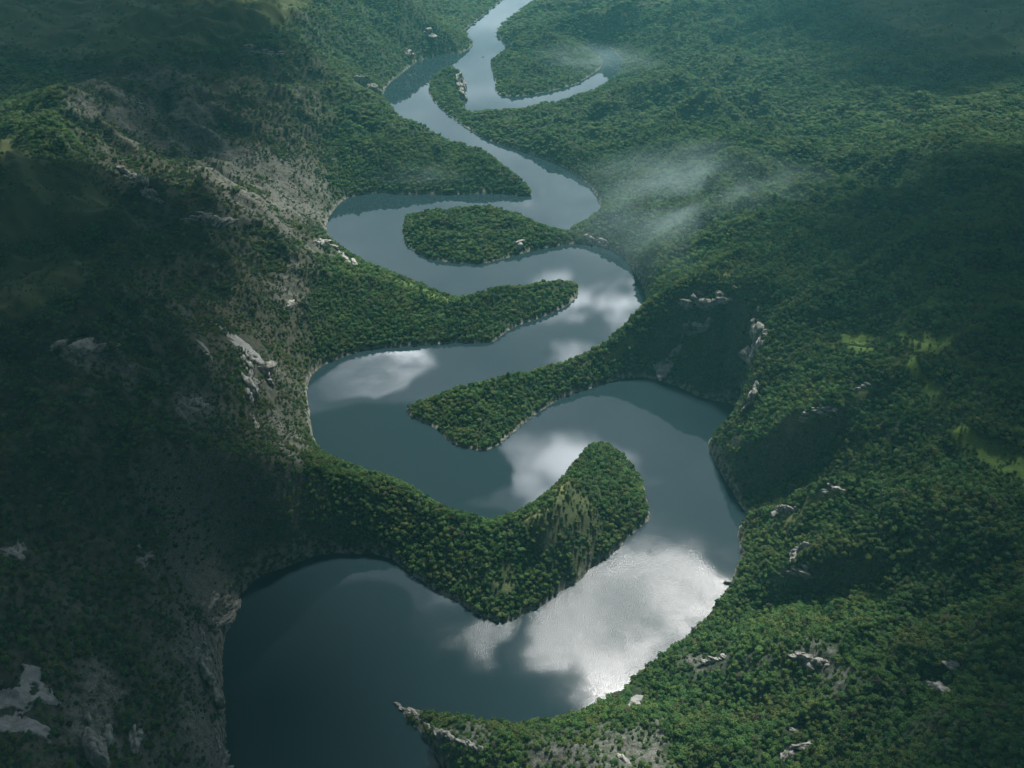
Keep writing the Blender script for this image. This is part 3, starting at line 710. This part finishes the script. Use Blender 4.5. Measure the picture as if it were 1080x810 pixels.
# ------------------------------------------------------------------ sun, sky
def reflect_dir(px, py):
    d = np.array([float(v) for v in ray(px, py)]); d /= np.linalg.norm(d); d[2] = -d[2]; return d
SUN = reflect_dir(785, 835)
el = math.asin(SUN[2]); az = math.atan2(SUN[0], SUN[1])
print('sun el', math.degrees(el), 'az', math.degrees(az))
sd_ = bpy.data.lights.new('sun', 'SUN'); sd_.energy = 4.4; sd_.angle = R(6); sd_.color = (1.0, 0.97, 0.93)
so = bpy.data.objects.new('sun', sd_); COL.objects.link(so)
so.rotation_euler = Vector(SUN).to_track_quat('Z', 'Y').to_euler()
w = bpy.data.worlds.new('World'); sc.world = w; w.use_nodes = True
t = w.node_tree; t.nodes.clear()
wo = N(t, 'ShaderNodeOutputWorld'); bg = N(t, 'ShaderNodeBackground', ins={'Strength': 0.1})
sky = N(t, 'ShaderNodeTexSky', sky_type='NISHITA', sun_disc=False); sky.sun_elevation = el; sky.sun_rotation = az; sky.altitude = 1000; sky.dust_density = 2.0
gen = N(t, 'ShaderNodeTexCoord').outputs['Generated']
sep = N(t, 'ShaderNodeSeparateXYZ'); L(t, gen, sep.inputs[0])
zc = math_(t, 'MAXIMUM', sep.outputs[2], 0.06)
cmb = N(t, 'ShaderNodeCombineXYZ'); L(t, math_(t, 'DIVIDE', sep.outputs[0], zc), cmb.inputs[0]); L(t, math_(t, 'DIVIDE', sep.outputs[1], zc), cmb.inputs[1])
q = cmb.outputs[0]
n1 = noise(t, q, 1.3, 7, 0.58); n4 = noise(t, q, 7.0, 9, 0.62)
wob = N(t, 'ShaderNodeTexNoise', ins={'Scale': 1.6, 'Detail': 5.0}); L(t, q, wob.inputs['Vector'])
wv_ = N(t, 'ShaderNodeVectorMath', operation='MULTIPLY_ADD'); L(t, wob.outputs['Color'], wv_.inputs[0]); wv_.inputs[1].default_value = (0.26, 0.26, 0); 
sub = N(t, 'ShaderNodeVectorMath', operation='SUBTRACT'); L(t, q, sub.inputs[0]); sub.inputs[1].default_value = (0.13, 0.13, 0); L(t, sub.outputs[0], wv_.inputs[2])
BRIGHT = [(366,400,.10,0.36),(404,386,.115,1.0),(602,488,.11,0.9),(575,510,.18,0.6),(640,318,.27,0.5),(600,374,.2,0.4),(490,660,.12,0.5),(610,205,.5,0.25)]
tot = None
for px, py, rad_, amp in BRIGHT:
    d = reflect_dir(px, py); c = (d[0]/d[2], d[1]/d[2], 0)
    ds = N(t, 'ShaderNodeVectorMath', operation='DISTANCE'); L(t, wv_.outputs[0], ds.inputs[0]); ds.inputs[1].default_value = c
    mr = N(t, 'ShaderNodeMapRange', interpolation_type='SMOOTHSTEP', ins={1: rad_*1.5, 2: 0.0, 3: 0.0, 4: amp}); L(t, ds.outputs['Value'], mr.inputs[0])
    tot = mr.outputs[0] if tot is None else math_(t, 'MAXIMUM', tot, mr.outputs[0])
cl_base = mix(t, ramp(t, n1, 0.35, 0.68), (2.6, 3.1, 3.7), (9.0, 9.9, 10.9))     # overcast deck: grey-blue, mottled
clouds = mix(t, math_(t, 'MULTIPLY', tot, ramp(t, math_(t, 'ADD', tot, math_(t, 'MULTIPLY', math_(t, 'SUBTRACT', n4, 0.5), 1.7)), 0.34, 0.66)), cl_base, (105, 110, 116))
cover = N(t, 'ShaderNodeMath', operation='MULTIPLY'); cover.inputs[0].default_value = 0.9; cover.inputs[1].default_value = 1.0
dirf = N(t, 'ShaderNodeMapRange', ins={1: 0.1, 2: 0.85, 3: 0.10, 4: 1.0}); L(t, sep.outputs[1], dirf.inputs[0])
cb = N(t, 'ShaderNodeVectorMath', operation='SCALE'); L(t, clouds, cb.inputs[0]); L(t, dirf.outputs[0], cb.inputs['Scale'])
fin = mix(t, 0.88, sky.outputs[0], cb.outputs[0])
L(t, fin, bg.inputs[0]); L(t, bg.outputs[0], wo.inputs[0])

# ------------------------------------------------------------------ unseen clouds added to shade the edges of the valley
def mat_shade_cloud():
    m, t = nt('shade_cloud'); out = N(t, 'ShaderNodeOutputMaterial')
    a = N(t, 'ShaderNodeBsdfDiffuse', ins={0: (0.85, 0.86, 0.88, 1)}); b = N(t, 'ShaderNodeBsdfTranslucent', ins={0: (0.75, 0.78, 0.82, 1)})
    mx = N(t, 'ShaderNodeMixShader', ins={0: 0.15}); L(t, a.outputs[0], mx.inputs[1]); L(t, b.outputs[0], mx.inputs[2]); L(t, mx.outputs[0], out.inputs[0]); return m
M_SHADE_CLOUD = mat_shade_cloud()
ICO4 = ico(5)
HC = 1900.0
def shade_over(px, py):
    gx, gy, gz_ = cast(px, py); k = (HC-gz_)/SUN[2]
    return gx+SUN[0]*k, gy+SUN[1]*k
def shade_cloud(x, y, rx, ry, seed):
    V, Fc = ICO4; r = np.random.default_rng(seed); o = r.uniform(0, 50, 3)
    n = fbm(V[:, 0]*1.0+V[:, 2]*.7+o[0], V[:, 1]*1.0-V[:, 2]*.4+o[1], 0.8, 5, 0.55)
    Vv = V*(1+0.32*n)[:, None]*np.array([rx, ry, 190]); Vv[:, 2] = np.where(Vv[:, 2] < 0, Vv[:, 2]*.35, Vv[:, 2])
    ob = mesh_obj('shade_cloud', Vv, Fc, M_SHADE_CLOUD, smooth=True); ob.location = (x, y, HC+float(r.uniform(0, 120)))
    return tag(ob, 'unseen cloudlike blocker added above the valley to darken it', 'shade_cloud', 'added shading clouds above the valley', 'stuff')
SHADE_CLOUDS = [(60,730,300,280),(-10,580,290,290),(40,440,240,210),(-60,300,300,260),(20,170,220,190),(180,330,190,170),(190,210,190,140),(230,430,110,110),(1260,800,230,220),(1260,640,220,230),(1075,185,350,300),(1190,340,280,230),(1000,70,330,170),(310,815,200,120),(285,695,165,140),(230,780,170,140),(205,125,210,140),(90,22,600,420),(1010,15,560,420)]
for n_, (px, py, rx, ry) in enumerate(SHADE_CLOUDS): shade_cloud(*shade_over(px, py), rx, ry, 40+n_)
for n_, (x, y, rx, ry) in enumerate([(-760, 2330, 470, 400), (-720, 1950, 420, 270)]): shade_cloud(x, y, rx, ry, 80+n_)   # unseen clouds added so their undersides darken the reflection in the near water

# ------------------------------------------------------------------ air and mist
def volume_box(name, lo, hi, col, dens, aniso):
    V = np.array([(x, y, z) for x in (lo[0], hi[0]) for y in (lo[1], hi[1]) for z in (lo[2], hi[2])], float)
    m, t = nt(name); out = N(t, 'ShaderNodeOutputMaterial'); p = N(t, 'ShaderNodeVolumePrincipled', ins={'Color': (*col, 1), 'Density': dens, 'Anisotropy': aniso})
    L(t, p.outputs[0], out.inputs['Volume'])
    return mesh_obj(name, V, [(0, 1, 3, 2), (4, 6, 7, 5), (0, 4, 5, 1), (2, 3, 7, 6), (1, 5, 7, 3), (0, 2, 6, 4)], m)
tag(volume_box('haze', (-13500, -400, -11), (13500, 14500, 790), (0.25, 0.80, 0.86), 0.37e-4, 0.2), 'thin blue-green haze filling the valley air', 'haze', kind='stuff')
def mist(px, py, h, rx, ry, rz, turn, dens, label):
    x, y = [float(v) for v in unproj(px, py, h)]
    V, Fc = ICO
    m, t = nt('mist'); out = N(t, 'ShaderNodeOutputMaterial'); p = N(t, 'ShaderNodeVolumePrincipled', ins={'Color': (0.74, 0.95, 0.98, 1), 'Anisotropy': 0.3})
    oc = N(t, 'ShaderNodeTexCoord').outputs['Object']
    ln = N(t, 'ShaderNodeVectorMath', operation='LENGTH'); L(t, oc, ln.inputs[0])
    fall = ramp(t, ln.outputs['Value'], 1.0, 0.1)
    mp = N(t, 'ShaderNodeMapping', ins={'Scale': (1.0, 2.0, 1.0)}); L(t, oc, mp.inputs[0])
    nn = ramp(t, noise(t, mp.outputs[0], 1.6, 4, 0.6), 0.42, 0.75)
    L(t, math_(t, 'MULTIPLY', math_(t, 'MULTIPLY', fall, nn), dens), p.inputs['Density'])
    L(t, p.outputs[0], out.inputs['Volume'])
    o = mesh_obj('mist', V, Fc, m); o.location = (x, y, h); o.scale = (rx, ry, rz); o.rotation_euler = (0, 0, R(turn))
    return tag(o, label, 'mist', kind='stuff')
mist(735, 215, 120, 300, 260, 90, 35, 0.0045, 'wisp of white mist drifting over the right bank of the bend')
mist(628, 62, 60, 230, 120, 50, -20, 0.005, 'thin mist over the end of the far side channel')
mist(445, 185, 60, 120, 60, 30, 0, 0.003, 'faint mist low on the left middle peninsula')

# ------------------------------------------------------------------ render settings
sc.view_settings.view_transform = 'Standard'; sc.view_settings.look = 'None'; sc.view_settings.exposure = 1.0; sc.view_settings.gamma = 1; sc.view_settings.use_curve_mapping = False
cy = sc.cycles
cy.max_bounces = 5; cy.diffuse_bounces = 3; cy.glossy_bounces = 2; cy.transmission_bounces = 3; cy.volume_bounces = 1; cy.transparent_max_bounces = 4
cy.use_denoising = True
try: cy.denoiser = 'OPENIMAGEDENOISE'
except Exception as ex: print(ex)
cy.sample_clamp_indirect = 4.0
cy.volume_step_rate = 2.0
print('built', round(time.time()-T0, 1))
